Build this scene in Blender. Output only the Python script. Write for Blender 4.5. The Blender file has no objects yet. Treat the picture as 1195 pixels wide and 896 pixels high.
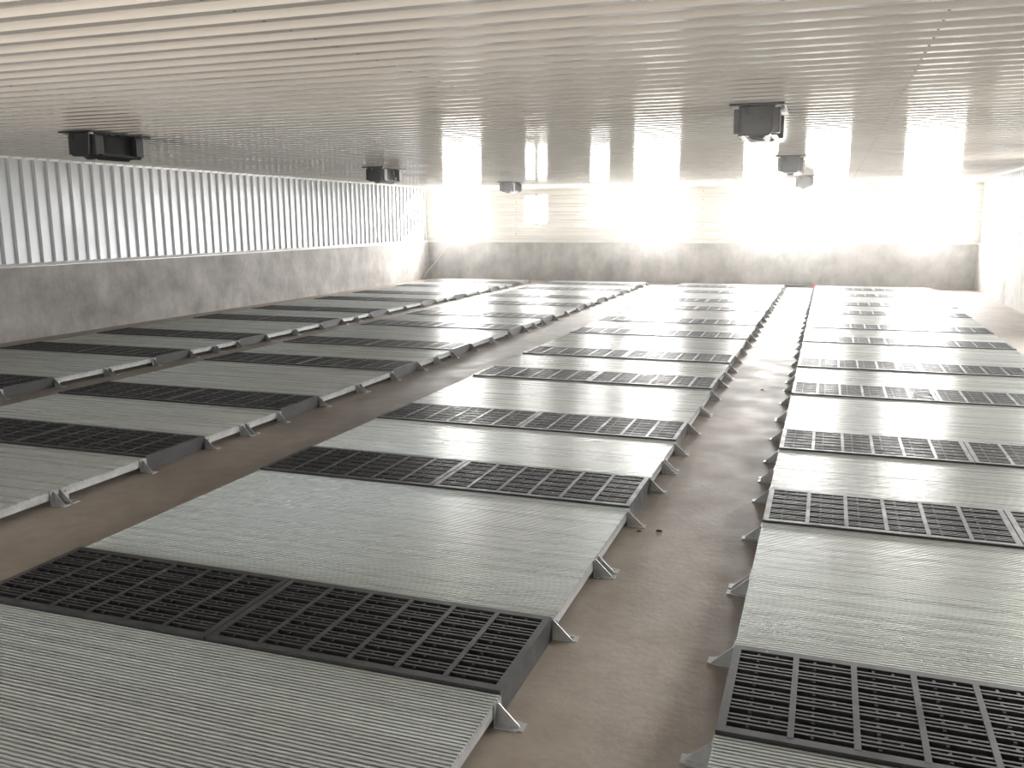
import bpy, math, random
from mathutils import Vector, Matrix

# ------------------------------------------------------------------ camera, world, light, exposure
SC = bpy.context.scene
COL = SC.collection
EYE = 1.67                      # eye above the concrete floor
FPX = 1036.74                   # focal length in pixels of the 1195 px wide frame
R_ = Vector((0.94297, 0.33285, -0.00446))
U_ = Vector((-0.05668, 0.17375, 0.98316))
F_ = Vector((-0.32802, 0.92683, -0.18271))
cam_d = bpy.data.cameras.new('camera')
cam_d.sensor_width = 36.0
cam_d.lens = FPX / 1195 * 36.0
cam_d.clip_start = 0.02
cam_d.clip_end = 300
cam = bpy.data.objects.new('camera', cam_d)
COL.objects.link(cam)
m = Matrix((R_, U_, -F_)).transposed().to_4x4()
m.translation = (0, 0, EYE)
cam.matrix_world = m
SC.camera = cam

SC.view_settings.view_transform = 'Standard'
SC.view_settings.look = 'None'
SC.view_settings.gamma = 1.0
SC.view_settings.use_curve_mapping = False
SC.view_settings.exposure = 0.22
SC.cycles.use_denoising = True
SC.cycles.max_bounces = 10
SC.cycles.diffuse_bounces = 6
SC.cycles.glossy_bounces = 4
SC.cycles.sample_clamp_indirect = 8.0

SKY_FAR = 75.0                  # overcast glare behind the far end wall
SKY_NEAR = 2.4                  # daylight at the end with the added doorways
GROUND_NEAR = 7.0
HAZE = 0.0034                     # density of the haze added for bloom round the openings
world = bpy.data.worlds.new('sky')
SC.world = world
world.use_nodes = True
wn, wl = world.node_tree.nodes, world.node_tree.links
wn.clear()
tc = wn.new('ShaderNodeTexCoord')
sp = wn.new('ShaderNodeSeparateXYZ')
wl.new(tc.outputs['Generated'], sp.inputs[0])
def wramp(sock, lo, hi):
    n = wn.new('ShaderNodeMapRange')
    n.interpolation_type = 'SMOOTHSTEP'
    n.inputs[1].default_value = lo; n.inputs[2].default_value = hi
    wl.new(sock, n.inputs[0])
    return n.outputs[0]
def wmix(fac, a, b):
    n = wn.new('ShaderNodeMix'); n.data_type = 'RGBA'
    wl.new(fac, n.inputs[0])
    for k, v in ((6, a), (7, b)):
        if isinstance(v, tuple): n.inputs[k].default_value = v
        else: wl.new(v, n.inputs[k])
    return n.outputs[2]
up = wramp(sp.outputs[2], -0.06, 0.04)
side = wramp(sp.outputs[1], 0.3, 0.7)
def c(col, s): return (col[0] * s, col[1] * s, col[2] * s, 1)
near = wmix(up, c((1.0, 0.91, 0.80), GROUND_NEAR), c((0.90, 0.96, 1.0), SKY_NEAR))
far = wmix(up, c((1.0, 0.95, 0.88), SKY_FAR * 0.2), c((1.0, 0.985, 0.96), SKY_FAR))
bg = wn.new('ShaderNodeBackground')
wl.new(wmix(side, near, far), bg.inputs[0])
wo = wn.new('ShaderNodeOutputWorld')
wl.new(bg.outputs[0], wo.inputs[0])

# the room (metres; camera stands at x = 0, y = 0)
XL, XR, YN, YF, ZC = -10.77, 3.26, -1.2, 23.4, 2.555
ZW = 1.03                       # top of the concrete wall base
# far-wall openings: x0, x1, z0, z1, mullion
WINS = [(-10.34, -9.16, 1.07, 2.48, 0), (-7.90, -7.26, 1.55, 2.29, 1), (-6.08, -5.56, 1.55, 2.45, 0),
        (-4.91, -3.73, 1.07, 2.48, 0), (-2.14, -1.15, 1.07, 2.48, 0), (-0.67, 0.34, 1.07, 2.48, 0), (1.56, 2.80, 1.07, 2.48, 0)]
ADDED_SIDE_WINS = [(5.6, 7.4), (9.6, 11.4), (13.6, 15.4)]   # unseen right-wall windows added for fill light, y0, y1, beyond the picture's edge
SZ0, SZ1 = 1.15, 2.30
ADDED_DOORS = [(-7.8, -4.2, 0.0, 2.3), (-2.4, -0.5, 0.0, 2.3)]   # near-wall openings added behind the camera to light the near end

def portal(name, x0, x1, z0, z1, y, into):
    d = bpy.data.lights.new(name, 'AREA')
    d.shape = 'RECTANGLE'; d.size = x1 - x0; d.size_y = z1 - z0
    d.cycles.is_portal = True
    o = bpy.data.objects.new(name, d); COL.objects.link(o)
    o.location = ((x0 + x1) / 2, y, (z0 + z1) / 2)
    o.rotation_euler = (math.radians(-90 if into < 0 else 90), 0, 0)
for w in WINS: portal('window_daylight', w[0], w[1], w[2], w[3], YF + 0.12, -1)
for a, b in ADDED_SIDE_WINS:
    d = bpy.data.lights.new('added_side_fill', 'AREA'); d.shape = 'RECTANGLE'; d.size = b - a; d.size_y = SZ1 - SZ0
    d.cycles.is_portal = True
    o = bpy.data.objects.new('added_side_fill', d); COL.objects.link(o)
    o.location = (XR + 0.1, (a + b) / 2, (SZ0 + SZ1) / 2)
    o.rotation_euler = (math.radians(90), 0, math.radians(90))
for w in ADDED_DOORS: portal('added_door_fill', w[0], w[1], w[2], w[3], YN - 0.12, 1)

# ------------------------------------------------------------------ materials
def new_mat(name):
    mt = bpy.data.materials.new(name); mt.use_nodes = True
    nt = mt.node_tree
    return mt, nt.nodes, nt.links, nt.nodes['Principled BSDF']
def noise(n, l, scale, detail=4.0, rough=0.55, stretch=None):
    t = n.new('ShaderNodeTexCoord'); mp = n.new('ShaderNodeMapping')
    l.new(t.outputs['Object'], mp.inputs[0])
    if stretch: mp.inputs['Scale'].default_value = stretch
    x = n.new('ShaderNodeTexNoise'); x.inputs['Scale'].default_value = scale
    x.inputs['Detail'].default_value = detail; x.inputs['Roughness'].default_value = rough
    l.new(mp.outputs[0], x.inputs['Vector'])
    return x.outputs['Fac']
def ramp(n, l, src, stops):
    r = n.new('ShaderNodeValToRGB')
    e = r.color_ramp.elements
    e[0].position, e[0].color = stops[0][0], (*stops[0][1], 1)
    e[1].position, e[1].color = stops[1][0], (*stops[1][1], 1)
    for p, cc in stops[2:]:
        q = e.new(p); q.color = (*cc, 1)
    l.new(src, r.inputs[0])
    return r.outputs[0]
def mul(n, l, a, b, mode='MULTIPLY', f=1.0):
    x = n.new('ShaderNodeMix'); x.data_type = 'RGBA'; x.blend_type = mode
    x.inputs[0].default_value = f
    l.new(a, x.inputs[6]); l.new(b, x.inputs[7])
    return x.outputs[2]
def rough_map(n, l, src, bs, lo, hi):
    r = n.new('ShaderNodeMapRange'); r.inputs[1].default_value = 0.3; r.inputs[2].default_value = 0.7
    r.inputs[3].default_value = lo; r.inputs[4].default_value = hi
    l.new(src, r.inputs[0]); l.new(r.outputs[0], bs.inputs['Roughness'])
def bump(n, l, src, bs, strength, dist):
    b = n.new('ShaderNodeBump'); b.inputs['Strength'].default_value = strength; b.inputs['Distance'].default_value = dist
    l.new(src, b.inputs['Height']); l.new(b.outputs[0], bs.inputs['Normal'])

def mat_floor():
    mt, n, l, bs = new_mat('concrete_floor')
    a = ramp(n, l, noise(n, l, 0.9, 6), [(0.3, (0.26, 0.225, 0.19)), (0.7, (0.38, 0.33, 0.285))])
    b = ramp(n, l, noise(n, l, 7.0, 8, 0.65), [(0.25, (0.78, 0.75, 0.72)), (0.6, (1, 1, 1))])
    l.new(mul(n, l, a, b), bs.inputs['Base Color'])
    rough_map(n, l, noise(n, l, 3.0, 5), bs, 0.48, 0.64)
    bs.inputs['Specular IOR Level'].default_value = 0.4
    bump(n, l, noise(n, l, 30, 6), bs, 0.15, 0.01)
    return mt
def mat_cement():
    mt, n, l, bs = new_mat('cement_render')
    a = ramp(n, l, noise(n, l, 1.3, 7, 0.6), [(0.32, (0.29, 0.275, 0.26)), (0.68, (0.58, 0.56, 0.535))])
    b = ramp(n, l, noise(n, l, 4.5, 8, 0.7, (1, 1, 0.5)), [(0.3, (0.75, 0.74, 0.73)), (0.65, (1, 1, 1))])
    l.new(mul(n, l, a, b), bs.inputs['Base Color'])
    bs.inputs['Roughness'].default_value = 0.85
    bump(n, l, noise(n, l, 12, 8, 0.7), bs, 0.3, 0.02)
    return mt
def mat_simple(name, col, rough, metal=0.0, var=0.12, scale=5.0, stretch=None, spec=0.5, coat=0.0):
    mt, n, l, bs = new_mat(name)
    lo = tuple(x * (1 - var) for x in col); hi = tuple(min(1, x * (1 + var)) for x in col)
    f = noise(n, l, scale, 5, 0.6, stretch)
    l.new(ramp(n, l, f, [(0.3, lo), (0.7, hi)]), bs.inputs['Base Color'])
    rough_map(n, l, f, bs, max(0.02, rough - 0.06), rough + 0.06)
    bs.inputs['Metallic'].default_value = metal
    bs.inputs['Specular IOR Level'].default_value = spec
    bs.inputs['Coat Weight'].default_value = coat
    return mt
def mat_iron():
    mt, n, l, bs = new_mat('cast_iron')
    a = ramp(n, l, noise(n, l, 9, 6, 0.65), [(0.3, (0.021, 0.021, 0.023)), (0.6, (0.036, 0.035, 0.036)), (0.8, (0.085, 0.068, 0.054))])
    l.new(a, bs.inputs['Base Color'])
    rough_map(n, l, noise(n, l, 14, 5), bs, 0.3, 0.55)
    bs.inputs['Specular IOR Level'].default_value = 0.6
    return mt
M = dict(
    floor=mat_floor(), cement=mat_cement(),
    ceil=mat_simple('white_ceiling_sheet', (0.70, 0.68, 0.65), 0.11, 0.0, 0.04, 0.8, spec=0.5),
    zinc=mat_simple('zinc_wall_sheet', (0.61, 0.63, 0.65), 0.42, 0.25, 0.05, 1.0),
    white=mat_simple('white_wall_sheet', (0.80, 0.77, 0.71), 0.4, 0.0, 0.04, 1.0),
    flash=mat_simple('white_flashing', (0.80, 0.80, 0.80), 0.35, 0.3, 0.05, 2.0),
    screw=mat_simple('dark_screw', (0.17, 0.155, 0.145), 0.5, 0.3),
    galv=mat_simple('galvanized_steel', (0.45, 0.455, 0.455), 0.42, 0.5, 0.18, 18.0),
    wire=mat_simple('galvanized_wire', (0.575, 0.60, 0.58), 0.29, 0.5, 0.10, 6.0, (0.06, 8, 1)),
    iron=mat_iron(),
    plastic=mat_simple('black_plastic', (0.028, 0.03, 0.036), 0.32, 0.0, 0.15, 6.0),
    louvre=mat_simple('dark_louvre', (0.035, 0.037, 0.043), 0.22, 0.0, 0.15, 6.0),
    frame=mat_simple('window_frame_white', (0.75, 0.73, 0.68), 0.4),
    rubber=mat_simple('dark_slab', (0.06, 0.058, 0.058), 0.6),
    red=mat_simple('red_end', (0.55, 0.03, 0.03), 0.5),
    hose=mat_simple('white_hose', (0.85, 0.83, 0.78), 0.4),
    dirt=mat_simple('dry_dirt', (0.06, 0.04, 0.028), 0.9, 0, 0.3, 40),
)

# ------------------------------------------------------------------ mesh helpers
class MB:
    def __init__(s): s.v, s.f, s.mi = [], [], []
    def box(s, x0, x1, y0, y1, z0, z1, mi=0):
        s.hexa([(x0, y0, z0), (x1, y0, z0), (x1, y1, z0), (x0, y1, z0), (x0, y0, z1), (x1, y0, z1), (x1, y1, z1), (x0, y1, z1)], mi)
    def hexa(s, p, mi=0):
        b = len(s.v); s.v += p
        for q in ((3, 2, 1, 0), (4, 5, 6, 7), (0, 1, 5, 4), (1, 2, 6, 5), (2, 3, 7, 6), (3, 0, 4, 7)):
            s.f.append([b + k for k in q]); s.mi.append(mi)
    def prism(s, prof, axis, a, b_, mi=0):
        """closed profile (list of 2-D points, counter-clockwise) swept along an axis from a to b_"""
        n = len(prof); b = len(s.v)
        def P(u, v, t):
            return (t, u, v) if axis == 'x' else ((u, t, v) if axis == 'y' else (u, v, t))
        s.v += [P(u, v, a) for u, v in prof] + [P(u, v, b_) for u, v in prof]
        for k in range(n):
            j = (k + 1) % n
            s.f.append([b + k, b + j, b + n + j, b + n + k]); s.mi.append(mi)
        s.f.append([b + k for k in range(n)][::-1]); s.mi.append(mi)
        s.f.append([b + n + k for k in range(n)]); s.mi.append(mi)
    def cyl(s, c0, c1, r, n=8, mi=0):
        c0, c1 = Vector(c0), Vector(c1); d = (c1 - c0).normalized()
        u = d.orthogonal().normalized(); w = d.cross(u); b = len(s.v)
        for cc in (c0, c1):
            s.v += [tuple(cc + r * (math.cos(2 * math.pi * k / n) * u + math.sin(2 * math.pi * k / n) * w)) for k in range(n)]
        for k in range(n):
            j = (k + 1) % n
            s.f.append([b + k, b + j, b + n + j, b + n + k]); s.mi.append(mi)
        s.f.append([b + k for k in range(n)][::-1]); s.mi.append(mi)
        s.f.append([b + n + k for k in range(n)]); s.mi.append(mi)
    def mesh(s, name, mats):
        me = bpy.data.meshes.new(name)
        me.from_pydata(s.v, [], s.f)
        for x in (mats if isinstance(mats, (list, tuple)) else [mats]): me.materials.append(x)
        me.polygons.foreach_set('material_index', s.mi)
        me.update()
        import bmesh
        bm = bmesh.new(); bm.from_mesh(me); bmesh.ops.recalc_face_normals(bm, faces=bm.faces); bm.to_mesh(me); bm.free()
        return me
def link(name, me, parent=None, loc=None):
    o = bpy.data.objects.new(name, me); COL.objects.link(o)
    if parent: o.parent = parent
    if loc: o.location = loc
    return o
def struct(name, mb, mats, label=None):
    o = link(name, mb.mesh(name, mats)); o['kind'] = 'structure'
    if label: o['label'] = label
    o['category'] = 'structure'
    return o
def tag(o, label, cat, group=None):
    o['kind'] = 'thing'
    o['label'] = label; o['category'] = cat
    if group: o['group'] = group
    return o
def thing(name, loc, label, cat, group=None):
    o = bpy.data.objects.new(name, None); COL.objects.link(o); o.location = loc
    o.empty_display_size = 0.1
    return tag(o, label, cat, group)
def bevel(o, w, seg=2):
    md = o.modifiers.new('soft_edges', 'BEVEL'); md.width = w; md.segments = seg; md.limit_method = 'ANGLE'

PITCH, DEPTH = 0.2155, 0.034
def corrugation(a, b, first):
    """open profile of a box-rib sheet: (position, height) pairs; height 0 = pan, DEPTH = rib crest"""
    pts = [(a, 0.0)]
    k = math.floor((a - first) / PITCH)
    while first + k * PITCH < b:
        t = first + k * PITCH
        for dx, h in ((0.0, 0.0), (0.016, DEPTH), (0.074, DEPTH), (0.090, 0.0)):
            if a < t + dx < b: pts.append((t + dx, h))
        k += 1
    pts.append((b, 0.0))
    return pts
def sheet(mb, pts, place, s0, s1, back, mi=0):
    """corrugated sheet with a flat back, so that it is solid: place(p, h, s) -> xyz"""
    n = len(pts); b = len(mb.v)
    for s in (s0, s1):
        mb.v += [place(p, h, s) for p, h in pts]
        mb.v += [place(p, back, s) for p, h in pts]
    o = 2 * n
    for k in range(n - 1):
        mb.f.append([b + k, b + k + 1, b + o + k + 1, b + o + k]); mb.mi.append(mi)
        mb.f.append([b + n + k, b + o + n + k, b + o + n + k + 1, b + n + k + 1]); mb.mi.append(mi)
        mb.f.append([b + k, b + n + k, b + n + k + 1, b + k + 1]); mb.mi.append(mi)
        mb.f.append([b + o + k, b + o + k + 1, b + o + n + k + 1, b + o + n + k]); mb.mi.append(mi)
    for k in (0, n - 1):
        mb.f.append([b + k, b + o + k, b + o + n + k, b + n + k]); mb.mi.append(mi)

# ------------------------------------------------------------------ the room shell
mb = MB(); mb.box(XL - 0.2, XR + 0.2, YN - 0.15, YF + 0.15, -0.2, 0.0)
struct('floor', mb, M['floor'], 'brown grey bare concrete floor of the barn')

# ceiling: white box-rib sheet, ribs running across the room
mb = MB()
pts = corrugation(YN, YF, 0.145)
sheet(mb, pts, lambda p, h, s: (s, p, ZC + DEPTH - h if h else ZC + DEPTH), XL - 0.2, XR + 0.2, -0.12)
for xs in (-7.9, -5.2, -2.47, 0.435, 2.9):
    k = 4
    while 0.145 + k * PITCH < YF - 0.2:
        y = 0.145 + k * PITCH + 0.045
        mb.cyl((xs, y, ZC - 0.003), (xs, y, ZC + 0.004), 0.0075, 7, 1); k += 1
struct('ceiling', mb, [M['ceil'], M['screw']], 'white corrugated sheet ceiling with rows of screws')

# side walls: cement base, box-rib zinc sheet above, white flashing on the ledge between
for side, X, sg in (('left', XL, 1), ('right', XR, -1)):
    mb = MB()
    mb.box(min(X, X - sg * 0.2), max(X, X - sg * 0.2), YN, YF, 0, ZW)
    w = struct('wall_' + side, mb, M['cement'], f'{side} wall with grey cement base and corrugated zinc sheet above')
    mb = MB()
    gaps = ADDED_SIDE_WINS if side == 'right' else []
    def up_sheet(ya, yb, za, zb):
        sheet(mb, corrugation(ya, yb, 9.60), lambda p, h, s: (X - sg * 0.045 + sg * h, p, s), za, zb, -0.1)
    y = YN
    for ga, gb in gaps:
        up_sheet(y, ga, ZW + 0.012, ZC + DEPTH)
        up_sheet(ga, gb, ZW + 0.012, SZ0); up_sheet(ga, gb, SZ1, ZC + DEPTH)
        y = gb
    up_sheet(y, YF, ZW + 0.012, ZC + DEPTH)
    k0 = int((9.6 - 0) / PITCH)
    for k in range(-k0, int((YF - 9.6) / PITCH)):
        y = 9.6 + k * PITCH + 0.045
        if any(ga - 0.1 < y < gb + 0.1 for ga, gb in gaps): continue
        for z in (ZW + 0.10, 1.79, ZC - 0.07):
            mb.cyl((X - sg * 0.025, y, z), (X - sg * 0.013, y, z), 0.0085, 6, 1)
    link('zinc_sheet', mb.mesh('zinc_sheet', [M['zinc'], M['screw']]), w)
    mb = MB()
    prof = [(X - sg * 0.05, ZW), (X + sg * 0.012, ZW), (X + sg * 0.012, ZW + 0.005), (X - sg * 0.012, ZW + 0.05), (X - sg * 0.05, ZW + 0.05)]
    mb.prism(prof, 'y', YN, YF)
    link('flashing', mb.mesh('flashing', M['flash']), w)
    mb = MB()
    mb.box(min(X - sg * 0.045, X - sg * 0.012), max(X - sg * 0.045, X - sg * 0.012), YN, YF, ZC - 0.03, ZC + 0.004)
    link('ceiling_angle', mb.mesh('ceiling_angle', M['flash']), w)

# end wall: cement base below, white sheet with horizontal ribs above, cut by the openings
mb = MB(); mb.box(XL - 0.2, XR + 0.2, YF, YF + 0.2, 0, ZW)
w = struct('wall_back', mb, M['cement'], 'end wall with grey cement base and white sheet above, cut by bright openings')
mb = MB()
xs = sorted({XL - 0.2, XR + 0.2} | {a for q in WINS for a in q[:2]})
def zsheet(x0, x1, z0, z1):
    sheet(mb, corrugation(z0, z1, 1.12), lambda p, h, s: (s, YF + 0.045 - h, p), x0, x1, -0.05)
for a, b in zip(xs[:-1], xs[1:]):
    q = [t for t in WINS if t[0] <= a and b <= t[1]]
    if q:
        if q[0][2] - ZW > 0.005: zsheet(a, b, ZW, q[0][2])
        zsheet(a, b, q[0][3], ZC + DEPTH)
    else: zsheet(a, b, ZW, ZC + DEPTH)
for x in (-8.14, -5.2, -3.1, 1.0):
    z = 1.16
    while z < ZC - 0.05:
        mb.cyl((x, YF + 0.012, z), (x, YF + 0.022, z), 0.012, 6, 1); z += PITCH / 2
link('white_sheet', mb.mesh('white_sheet', [M['white'], M['screw']]), w)
for i, (x0, x1, z0, z1, mul_) in enumerate(WINS):
    mb = MB(); t = 0.03
    ya, yb = YF + 0.02, YF + 0.11
    mb.box(x0 - t, x0, ya, yb, z0 - t, z1 + t); mb.box(x1, x1 + t, ya, yb, z0 - t, z1 + t)
    mb.box(x0, x1, ya, yb, z0 - t, z0); mb.box(x0, x1, ya, yb, z1, z1 + t)
    if mul_: mb.box((x0 + x1) / 2 - 0.03, (x0 + x1) / 2 + 0.03, ya + 0.03, yb, z0, z1)
    struct('window_%d' % (i + 1), mb, M['frame'], '%s bright opening from the left in the white end wall' % ('first', 'second square', 'third narrow', 'fourth', 'fifth', 'sixth', 'seventh')[i])

for i, (ga, gb) in enumerate(ADDED_SIDE_WINS):  # frames of the added, unseen side windows
    mb = MB(); t = 0.03; xa, xb = XR + 0.02, XR + 0.10
    mb.box(xa, xb, ga - t, ga, SZ0 - t, SZ1 + t); mb.box(xa, xb, gb, gb + t, SZ0 - t, SZ1 + t)
    mb.box(xa, xb, ga, gb, SZ0 - t, SZ0); mb.box(xa, xb, ga, gb, SZ1, SZ1 + t)
    mb.box(xa + 0.02, xb - 0.02, (ga + gb) / 2 - 0.02, (ga + gb) / 2 + 0.02, SZ0, SZ1)
    struct('window_%d' % (i + 8), mb, M['frame'], '%s window added for fill light in the right side wall, outside the picture' % ('first', 'second', 'third')[i])

# wall behind the camera, with unseen doorways added to let near light in
mb = MB()
xs = [XL - 0.2] + [a for d in ADDED_DOORS for a in d[:2]] + [XR + 0.2]
for a, b in zip(xs[0::2], xs[1::2]): mb.box(a, b, YN - 0.15, YN, 0, ZC + DEPTH)
for d in ADDED_DOORS: mb.box(d[0], d[1], YN - 0.15, YN, d[3], ZC + DEPTH)
struct('wall_front', mb, M['white'], 'white wall behind the camera with two open doorways added for light')

# haze volume added to imitate lens bloom round the openings
hm = bpy.data.materials.new('bloom_volume'); hm.use_nodes = True
hn = hm.node_tree.nodes; hn.clear()
hv = hn.new('ShaderNodeVolumeScatter'); hv.inputs['Color'].default_value = (1, 0.985, 0.96, 1)
hv.inputs['Density'].default_value = HAZE; hv.inputs['Anisotropy'].default_value = 0.93
ho = hn.new('ShaderNodeOutputMaterial'); hm.node_tree.links.new(hv.outputs[0], ho.inputs['Volume'])
mb = MB(); mb.box(XL + 0.06, XR - 0.06, YN + 0.05, YF - 0.04, 0.13, ZC - 0.012)
hz = link('bloom_haze', mb.mesh('bloom_haze', hm)); hz['kind'] = 'stuff'; hz['label'] = 'thin haze added in the air for the bloom round the openings'; hz['category'] = 'haze'

# ------------------------------------------------------------------ slatted beds
HI = 0.10                       # top of the iron slats above the floor
HW = 0.088                      # top of the wires
ROWS = [(-9.823, -7.399), (-6.716, -4.289), (-3.38, -0.965), (-0.250, 2.2)]
ROW_NAME = ['leftmost row', 'second row from left', 'third row from left', 'rightmost row']
Y0, IW, WIDE, NARROW, NIRON = 2.594, 0.60, 1.479, 0.993, 11
def iron_y(k):                  # k = 1 .. NIRON
    return Y0 + ((k - 1) // 2) * (WIDE + NARROW + 2 * IW) + ((k - 1) % 2) * (IW + WIDE)
def pix(p):
    d = Vector(p) - Vector((0, 0, EYE)); z = d.dot(F_)
    if z < 0.05: return None
    return 597.5 + FPX * d.dot(R_) / z, 448 - FPX * d.dot(U_) / z
def in_view(x0, x1, y0, y1, z, margin=0):
    for a in range(13):
        for b in range(7):
            q = pix((x0 + (x1 - x0) * a / 12, y0 + (y1 - y0) * b / 6, z))
            if q and -margin < q[0] < 1195 + margin and -margin < q[1] < 896 + margin: return True
    return False

def iron_mesh(W):
    """one cast slat W wide (x), IW deep (y): rim with skirts, six columns of slotted bars; origin at its floor centre"""
    mb = MB(); hx, hy, t = W / 2, IW / 2, 0.028
    for (x0, x1, y0, y1) in ((-hx, -hx + t, -hy, hy), (hx - t, hx, -hy, hy), (-hx + t, hx - t, -hy, -hy + t + 0.006), (-hx + t, hx - t, hy - t - 0.006, hy)):
        mb.box(x0, x1, y0, y1, 0.0, HI)
    n = 6; cw = (W - 2 * t) / n
    for k in range(1, n):
        x = -hx + t + k * cw
        mb.box(x - 0.010, x + 0.010, -hy + t, hy - t, 0.03, HI + 0.0005)
    p = (IW - 2 * t - 0.012) / 6
    ya = -hy + t + 0.006
    for k in range(6):
        yy = ya + k * p
        for d in (0.034, 0.057, 0.080):
            if k == 5 and d > 0.07: continue
            y = yy + d
            # bars narrow downwards
            mb.hexa([(-hx + t, y - 0.002, HI - 0.03), (hx - t, y - 0.002, HI - 0.03), (hx - t, y + 0.002, HI - 0.03), (-hx + t, y + 0.002, HI - 0.03),
                     (-hx + t, y - 0.0048, HI - 0.001), (hx - t, y - 0.0048, HI - 0.001), (hx - t, y + 0.0048, HI - 0.001), (-hx + t, y + 0.0048, HI - 0.001)])
        for q in range(n):
            x = -hx + t + q * cw
            for fx in (0.33, 0.66):
                mb.box(x + cw * fx - 0.005, x + cw * fx + 0.005, yy + 0.058, yy + 0.080, HI - 0.025, HI - 0.002)
            mb.box(x + cw * 0.33 - 0.005, x + cw * 0.33 + 0.005, yy + 0.016, yy + 0.034, HI - 0.028, HI - 0.003)
    return mb.mesh('iron_slat', M['iron'])

WPITCH = 0.0181
def deck_mesh(W, D):
    """parallel wires along x on three cross rods; origin at the floor centre"""
    mb = MB(); n = int(round(D / WPITCH)); p = D / n
    for k in range(n):
        y = -D / 2 + (k + 0.5) * p
        prof = [(y - 0.0012, HW - 0.020), (y + 0.0012, HW - 0.020), (y + 0.0012, HW - 0.0062), (y + 0.0046, HW - 0.0030), (y + 0.0038, HW - 0.00022), (y, HW),
                (y - 0.0038, HW - 0.00022), (y - 0.0046, HW - 0.0030), (y - 0.0012, HW - 0.0062)]
        mb.prism(prof, 'x', -W / 2, W / 2)
    for fx in (-0.36, -0.12, 0.12, 0.36):
        mb.box(W * fx - 0.004, W * fx + 0.004, -D / 2 + 0.004, D / 2 - 0.004, HW - 0.044, HW - 0.0195)
    return mb.mesh('wire_deck', M['wire'])
def beam_mesh(D, sg):
    """edge plate under the wire ends; inner face at x = 0"""
    mb = MB()
    x = sorted((0, sg * 0.005)); mb.box(x[0], x[1], -D / 2, D / 2, 0.034, HW - 0.006)
    x = sorted((-sg * 0.03, 0)); mb.box(x[0], x[1], -D / 2, D / 2, 0.034, 0.039)
    return mb.mesh('edge_beam', M['galv'])
def bracket_mesh(sg, gy):
    """galvanized foot: upright plate (x = 0), foot plate with a bolt slot, triangular gusset on the edge gy; origin on the floor"""
    mb = MB(); t = 0.004
    def X(a, b): return sorted((sg * a, sg * b))
    y0, y1 = -0.032, 0.032
    x = X(0, t); mb.box(x[0], x[1], y0, y1, 0.0, 0.085)
    # foot plate made of pieces round the slot
    for (a, b, c0, c1) in ((t, 0.058, y0, y1), (0.058, 0.078, y0, -0.011), (0.058, 0.078, 0.011, y1), (0.078, 0.098, y0 + 0.006, y1 - 0.006)):
        x = X(a, b); mb.box(x[0], x[1], c0, c1, 0.0, t)
    g = -0.027 if gy < 0 else -0.006
    mb.prism([(sg * t, t), (sg * 0.082, t), (sg * 0.082, t + 0.006), (sg * (t + 0.004), 0.080), (sg * t, 0.080)], 'y', g - 0.002, g + 0.002)
    # bolt through the upright plate
    mb.cyl((sg * t, 0.010, 0.062), (sg * (t + 0.007), 0.010, 0.062), 0.0075, 6)
    return mb.mesh('foot_bracket', M['galv'])

cache = {}
def once(key, fn):
    if key not in cache: cache[key] = fn()
    return cache[key]
ORD = ['', 'first', 'second', 'third', 'fourth', 'fifth', 'sixth', 'seventh', 'eighth', 'ninth', 'tenth', 'eleventh', 'twelfth']

def place_panel(row, x0, x1, y0, y1, label):
    W, D = x1 - x0, y1 - y0 - 0.001
    cx, cy = (x0 + x1) / 2, (y0 + y1) / 2
    Wk, Dk = round(W, 3), round(D, 3)
    t = thing('wire_floor_panel', (cx, cy, 0), label, 'floor panel', 'galvanized wire floor panels of the pens')
    link('wire_deck', once(('deck', Wk, Dk), lambda: deck_mesh(W, D)), t)
    for sg in (-1, 1):
        link('edge_beam', once(('beam', Dk, sg), lambda: beam_mesh(D, sg)), t, (sg * (W / 2 - 0.006), 0, 0))
        for gy in (-1, 1):
            link('foot_bracket', once(('foot', sg, gy), lambda: bracket_mesh(sg, gy)), t, (sg * (W / 2 + 0.001), gy * (D / 2 - 0.034), 0))

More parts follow.
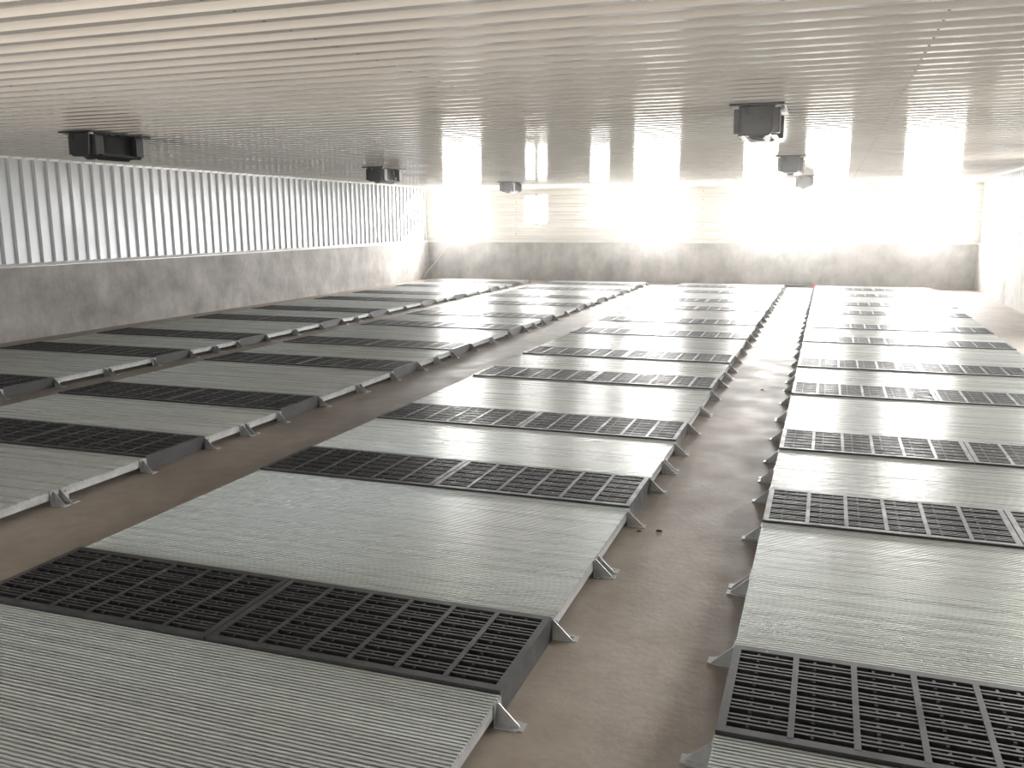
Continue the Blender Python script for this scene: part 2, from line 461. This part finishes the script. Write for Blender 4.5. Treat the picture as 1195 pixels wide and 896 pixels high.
for r, (x0, x1) in enumerate(ROWS):
    vis = []
    for k in range(1, NIRON + 1):
        if in_view(x0, x1, iron_y(k), iron_y(k) + IW, HI): vis.append(k)
    def where(k):
        i = vis.index(k) + 1
        return ORD[i]
    # iron strips: two slats side by side
    W = (x1 - x0 - 0.006) / 2
    for k in range(1, NIRON + 1):
        for s in (0, 1):
            a = x0 + s * (W + 0.006)
            if not in_view(a, a + W, iron_y(k), iron_y(k) + IW, HI, 120): continue
            if k in vis and in_view(a, a + W, iron_y(k), iron_y(k) + IW, HI):
                lab = 'black cast-iron slat, %s of the pair in %s strip from front, %s' % (('left', 'right')[s], where(k), ROW_NAME[r])
            else:
                lab = 'black cast-iron slat off the picture edge, %s half, %s' % (('left', 'right')[s], ROW_NAME[r])
            o = link('cast_iron_slat', once(('iron', round(W, 3)), lambda: iron_mesh(W)), None, (a + W / 2, iron_y(k) + IW / 2, 0))
            tag(o, lab, 'floor slat', 'black cast-iron floor slats of the pens')
    # wire fields: two panels each
    fields = [(iron_y(1) - NARROW, iron_y(1), 0)] + [(iron_y(k) + IW, iron_y(k + 1), k) for k in range(1, NIRON)] + [(iron_y(NIRON) + IW, iron_y(NIRON) + IW + 1.48, NIRON)]
    for (ya, yb, k) in fields:
        for s in (0, 1):
            pa, pb = (ya, (ya + yb) / 2) if s == 0 else ((ya + yb) / 2, yb)
            if k == NIRON and s == 1: continue
            if not in_view(x0, x1, pa, pb, HW, 60): continue
            if s == 0 and k in vis: lab = 'silver wire floor panel just beyond the %s black strip from front, %s' % (where(k), ROW_NAME[r])
            elif s == 1 and k + 1 in vis: lab = 'silver wire floor panel just before the %s black strip from front, %s' % (where(k + 1), ROW_NAME[r])
            elif s == 0: lab = 'silver wire floor panel cut by the picture edge, front of %s' % ROW_NAME[r]
            else: lab = 'silver wire floor panel off the picture edge, front of %s' % ROW_NAME[r]
            place_panel(r, x0, x1, pa + 0.001, pb - 0.001, lab)

# ------------------------------------------------------------------ ceiling air inlets
def inlet(cx, y0, label, L=0.84):
    t = thing('ceiling_air_inlet', (cx, y0 + L / 2, ZC), label, 'air inlet', 'black air inlets under the ceiling')
    h = L / 2
    mb = MB()                   # flange: a flat frame against the ribs
    for (a, b, c0, c1) in ((-0.21, -0.15, -h, h), (0.15, 0.21, -h, h), (-0.15, 0.15, -h, -h + 0.06), (-0.15, 0.15, h - 0.06, h)):
        mb.box(a, b, c0, c1, -0.018, 0.0)
    bevel(link('flange', mb.mesh('flange', M['plastic']), t), 0.003)
    # end boxes with rounded lower corners
    for sg in (-1, 1):
        mb = MB()
        prof = [(-0.135, -0.018), (-0.118, -0.215), (-0.108, -0.236), (-0.09, -0.245), (0.09, -0.245), (0.108, -0.236), (0.118, -0.215), (0.135, -0.018)]
        ya, yb = sorted((sg * (h - 0.05), sg * (h - 0.16)))
        mb.prism(prof[::-1], 'y', ya, yb)
        bevel(link('end_plate', mb.mesh('end_plate', M['plastic']), t), 0.006)
    mb = MB()                   # V-shaped tray that closes the underside
    mb.prism([(-0.118, -0.215), (-0.03, -0.268), (0.03, -0.268), (0.118, -0.215), (0.118, -0.205), (0.0, -0.245), (-0.118, -0.205)], 'y', -h + 0.16, h - 0.16)
    link('bottom_tray', mb.mesh('bottom_tray', M['plastic']), t)
    for sg in (-1, 1):          # side openings: jamb wings and a recessed tilting louvre with a bright lower lip
        for q in (-1, 1):
            mb = MB()
            ya, yb = sorted((q * (h - 0.085), q * (h - 0.19)))
            x = sorted((sg * 0.112, sg * 0.178))
            mb.box(x[0], x[1], ya, yb, -0.222, -0.034)
            bevel(link('side_jamb', mb.mesh('side_jamb', M['plastic']), t), 0.006)
        mb = MB()
        a, b = -h + 0.16, h - 0.16
        mb.hexa([(sg * 0.050, a, -0.018), (sg * 0.060, a, -0.018), (sg * 0.060, b, -0.018), (sg * 0.050, b, -0.018)] and
                [(sg * 0.085, a, -0.215), (sg * 0.10, a, -0.215), (sg * 0.10, b, -0.215), (sg * 0.085, b, -0.215),
                 (sg * 0.07, a, -0.018), (sg * 0.085, a, -0.018), (sg * 0.085, b, -0.018), (sg * 0.07, b, -0.018)])
        lv = link('louvre', mb.mesh('louvre', M['louvre']), t)
        mb = MB()
        x = sorted((sg * 0.105, sg * 0.15)); mb.box(x[0], x[1], a + 0.03, b - 0.03, -0.232, -0.222)
        link('lower_lip', mb.mesh('lower_lip', M['louvre']), lv)
    mb = MB()                   # pull rods and pulley below the tray
    mb.cyl((-0.06, -h + 0.2, -0.27), (0.06, -h + 0.2, -0.27), 0.008, 8)
    mb.cyl((-0.05, -h + 0.2, -0.27), (0.0, -h + 0.2, -0.238), 0.006, 8); mb.cyl((0.05, -h + 0.2, -0.27), (0.0, -h + 0.2, -0.238), 0.006, 8)
    link('pull_rod', mb.mesh('pull_rod', M['galv']), t)
    for sx in (-1, 1):          # folded metal corner clips under the flange
        mb = MB()
        x = sorted((sx * 0.145, sx * 0.185)); mb.box(x[0], x[1], -h + 0.03, -h + 0.055, -0.034, -0.018)
        link('corner_clip', mb.mesh('corner_clip', M['galv']), t)
inlet(-7.17, 7.20, 'largest black ceiling air inlet on the left side, above the zinc wall')
inlet(-7.40, 13.85, 'middle black ceiling air inlet of the three on the left side')
inlet(-7.44, 20.60, 'small far black ceiling air inlet left of the square window')
inlet(-0.60, 7.46, 'largest black ceiling air inlet on the right side, seen end on')
inlet(-0.60, 13.75, 'middle black ceiling air inlet of the three on the right side')
inlet(-0.58, 20.40, 'smallest far black ceiling air inlet on the right side')

# ------------------------------------------------------------------ small things
t = thing('floor_plate', (-0.62, 22.95, 0), 'low dark plate with red end across the aisle by the end wall', 'plate')
mb = MB(); mb.prism([(-0.16, 0), (0.16, 0), (0.16, 0.06), (0.13, 0.075), (-0.13, 0.075), (-0.16, 0.06)], 'x', -0.35, 0.30)
link('plate', mb.mesh('plate', M['rubber']), t)
mb = MB(); mb.prism([(-0.162, 0), (0.162, 0), (0.162, 0.062), (0.13, 0.078), (-0.13, 0.078), (-0.162, 0.062)], 'x', 0.302, 0.36)
o = link('end_cap', mb.mesh('end_cap', M['red']), t); o['label'] = 'red end cap'

hp = [Vector(p) for p in ((-10.06, YF - 0.012, 1.05), (-10.25, YF - 0.10, 0.80), (-10.48, YF - 0.22, 0.48), (-10.68, YF - 0.35, 0.22), (-10.75, YF - 0.5, 0.02))]
path = []
for k in range(len(hp) - 1):
    p0, p1, p2, p3 = hp[max(k - 1, 0)], hp[k], hp[k + 1], hp[min(k + 2, len(hp) - 1)]
    for t in [j / 8 for j in range(8)]:
        path.append(0.5 * (2 * p1 + (p2 - p0) * t + (2 * p0 - 5 * p1 + 4 * p2 - p3) * t * t + (3 * p1 - p0 - 3 * p2 + p3) * t ** 3))
path.append(hp[-1])
mb = MB(); n = 8
for k, p in enumerate(path):
    d = (path[min(k + 1, len(path) - 1)] - path[max(k - 1, 0)]).normalized()
    u = d.cross(Vector((0.3, 1, 0.1))).normalized(); w2 = d.cross(u)
    mb.v += [tuple(p + 0.011 * (math.cos(6.2832 * j / n) * u + math.sin(6.2832 * j / n) * w2)) for j in range(n)]
for k in range(len(path) - 1):
    for j in range(n):
        i2 = (j + 1) % n
        mb.f.append([k * n + j, k * n + i2, k * n + n + i2, k * n + n + j])
mb.f.append(list(range(n))[::-1]); mb.f.append([(len(path) - 1) * n + j for j in range(n)]); mb.mi = [0] * len(mb.f)
hose = link('hose', mb.mesh('hose', M['hose']))
for pl in hose.data.polygons: pl.use_smooth = True
tag(hose, 'thin white hose hanging from the end wall ledge into the left corner', 'hose')

def clod(x, y, s, label, seed):
    rnd = random.Random(seed); mb = MB(); n = 9
    ring = [(s * (0.7 + 0.5 * rnd.random()) * math.cos(6.283 * k / n), s * 0.6 * (0.7 + 0.5 * rnd.random()) * math.sin(6.283 * k / n)) for k in range(n)]
    b = 0
    mb.v = [(u, v, 0) for u, v in ring] + [(u * 0.6, v * 0.6, s * (0.3 + 0.15 * rnd.random())) for u, v in ring] + [(0, 0, s * 0.5)]
    for k in range(n):
        j = (k + 1) % n
        mb.f.append([k, j, n + j, n + k]); mb.f.append([n + k, n + j, 2 * n])
    mb.f.append(list(range(n))[::-1]); mb.mi = [0] * len(mb.f)
    o = link('dirt_clod', mb.mesh('dirt_clod', M['dirt']), None, (x, y, 0))
    tag(o, label, 'dirt', 'crumbs of dirt on the aisle floor')
def floor_at(u, v):
    d = R_ * ((u - 597.5) / FPX) - U_ * ((v - 448) / FPX) + F_
    return d.x * EYE / -d.z, d.y * EYE / -d.z
a = floor_at(746, 620); clod(a[0], a[1], 0.016, 'small brown crumb of dirt on the aisle, the nearer to the third row bed', 1)
a = floor_at(769, 619.5); clod(a[0], a[1], 0.018, 'small dark crumb of dirt on the aisle, further out from the third row bed', 2)
a = floor_at(889.7, 455); clod(a[0], a[1], 0.017, 'dark crumb of dirt in the middle of the right aisle', 3)
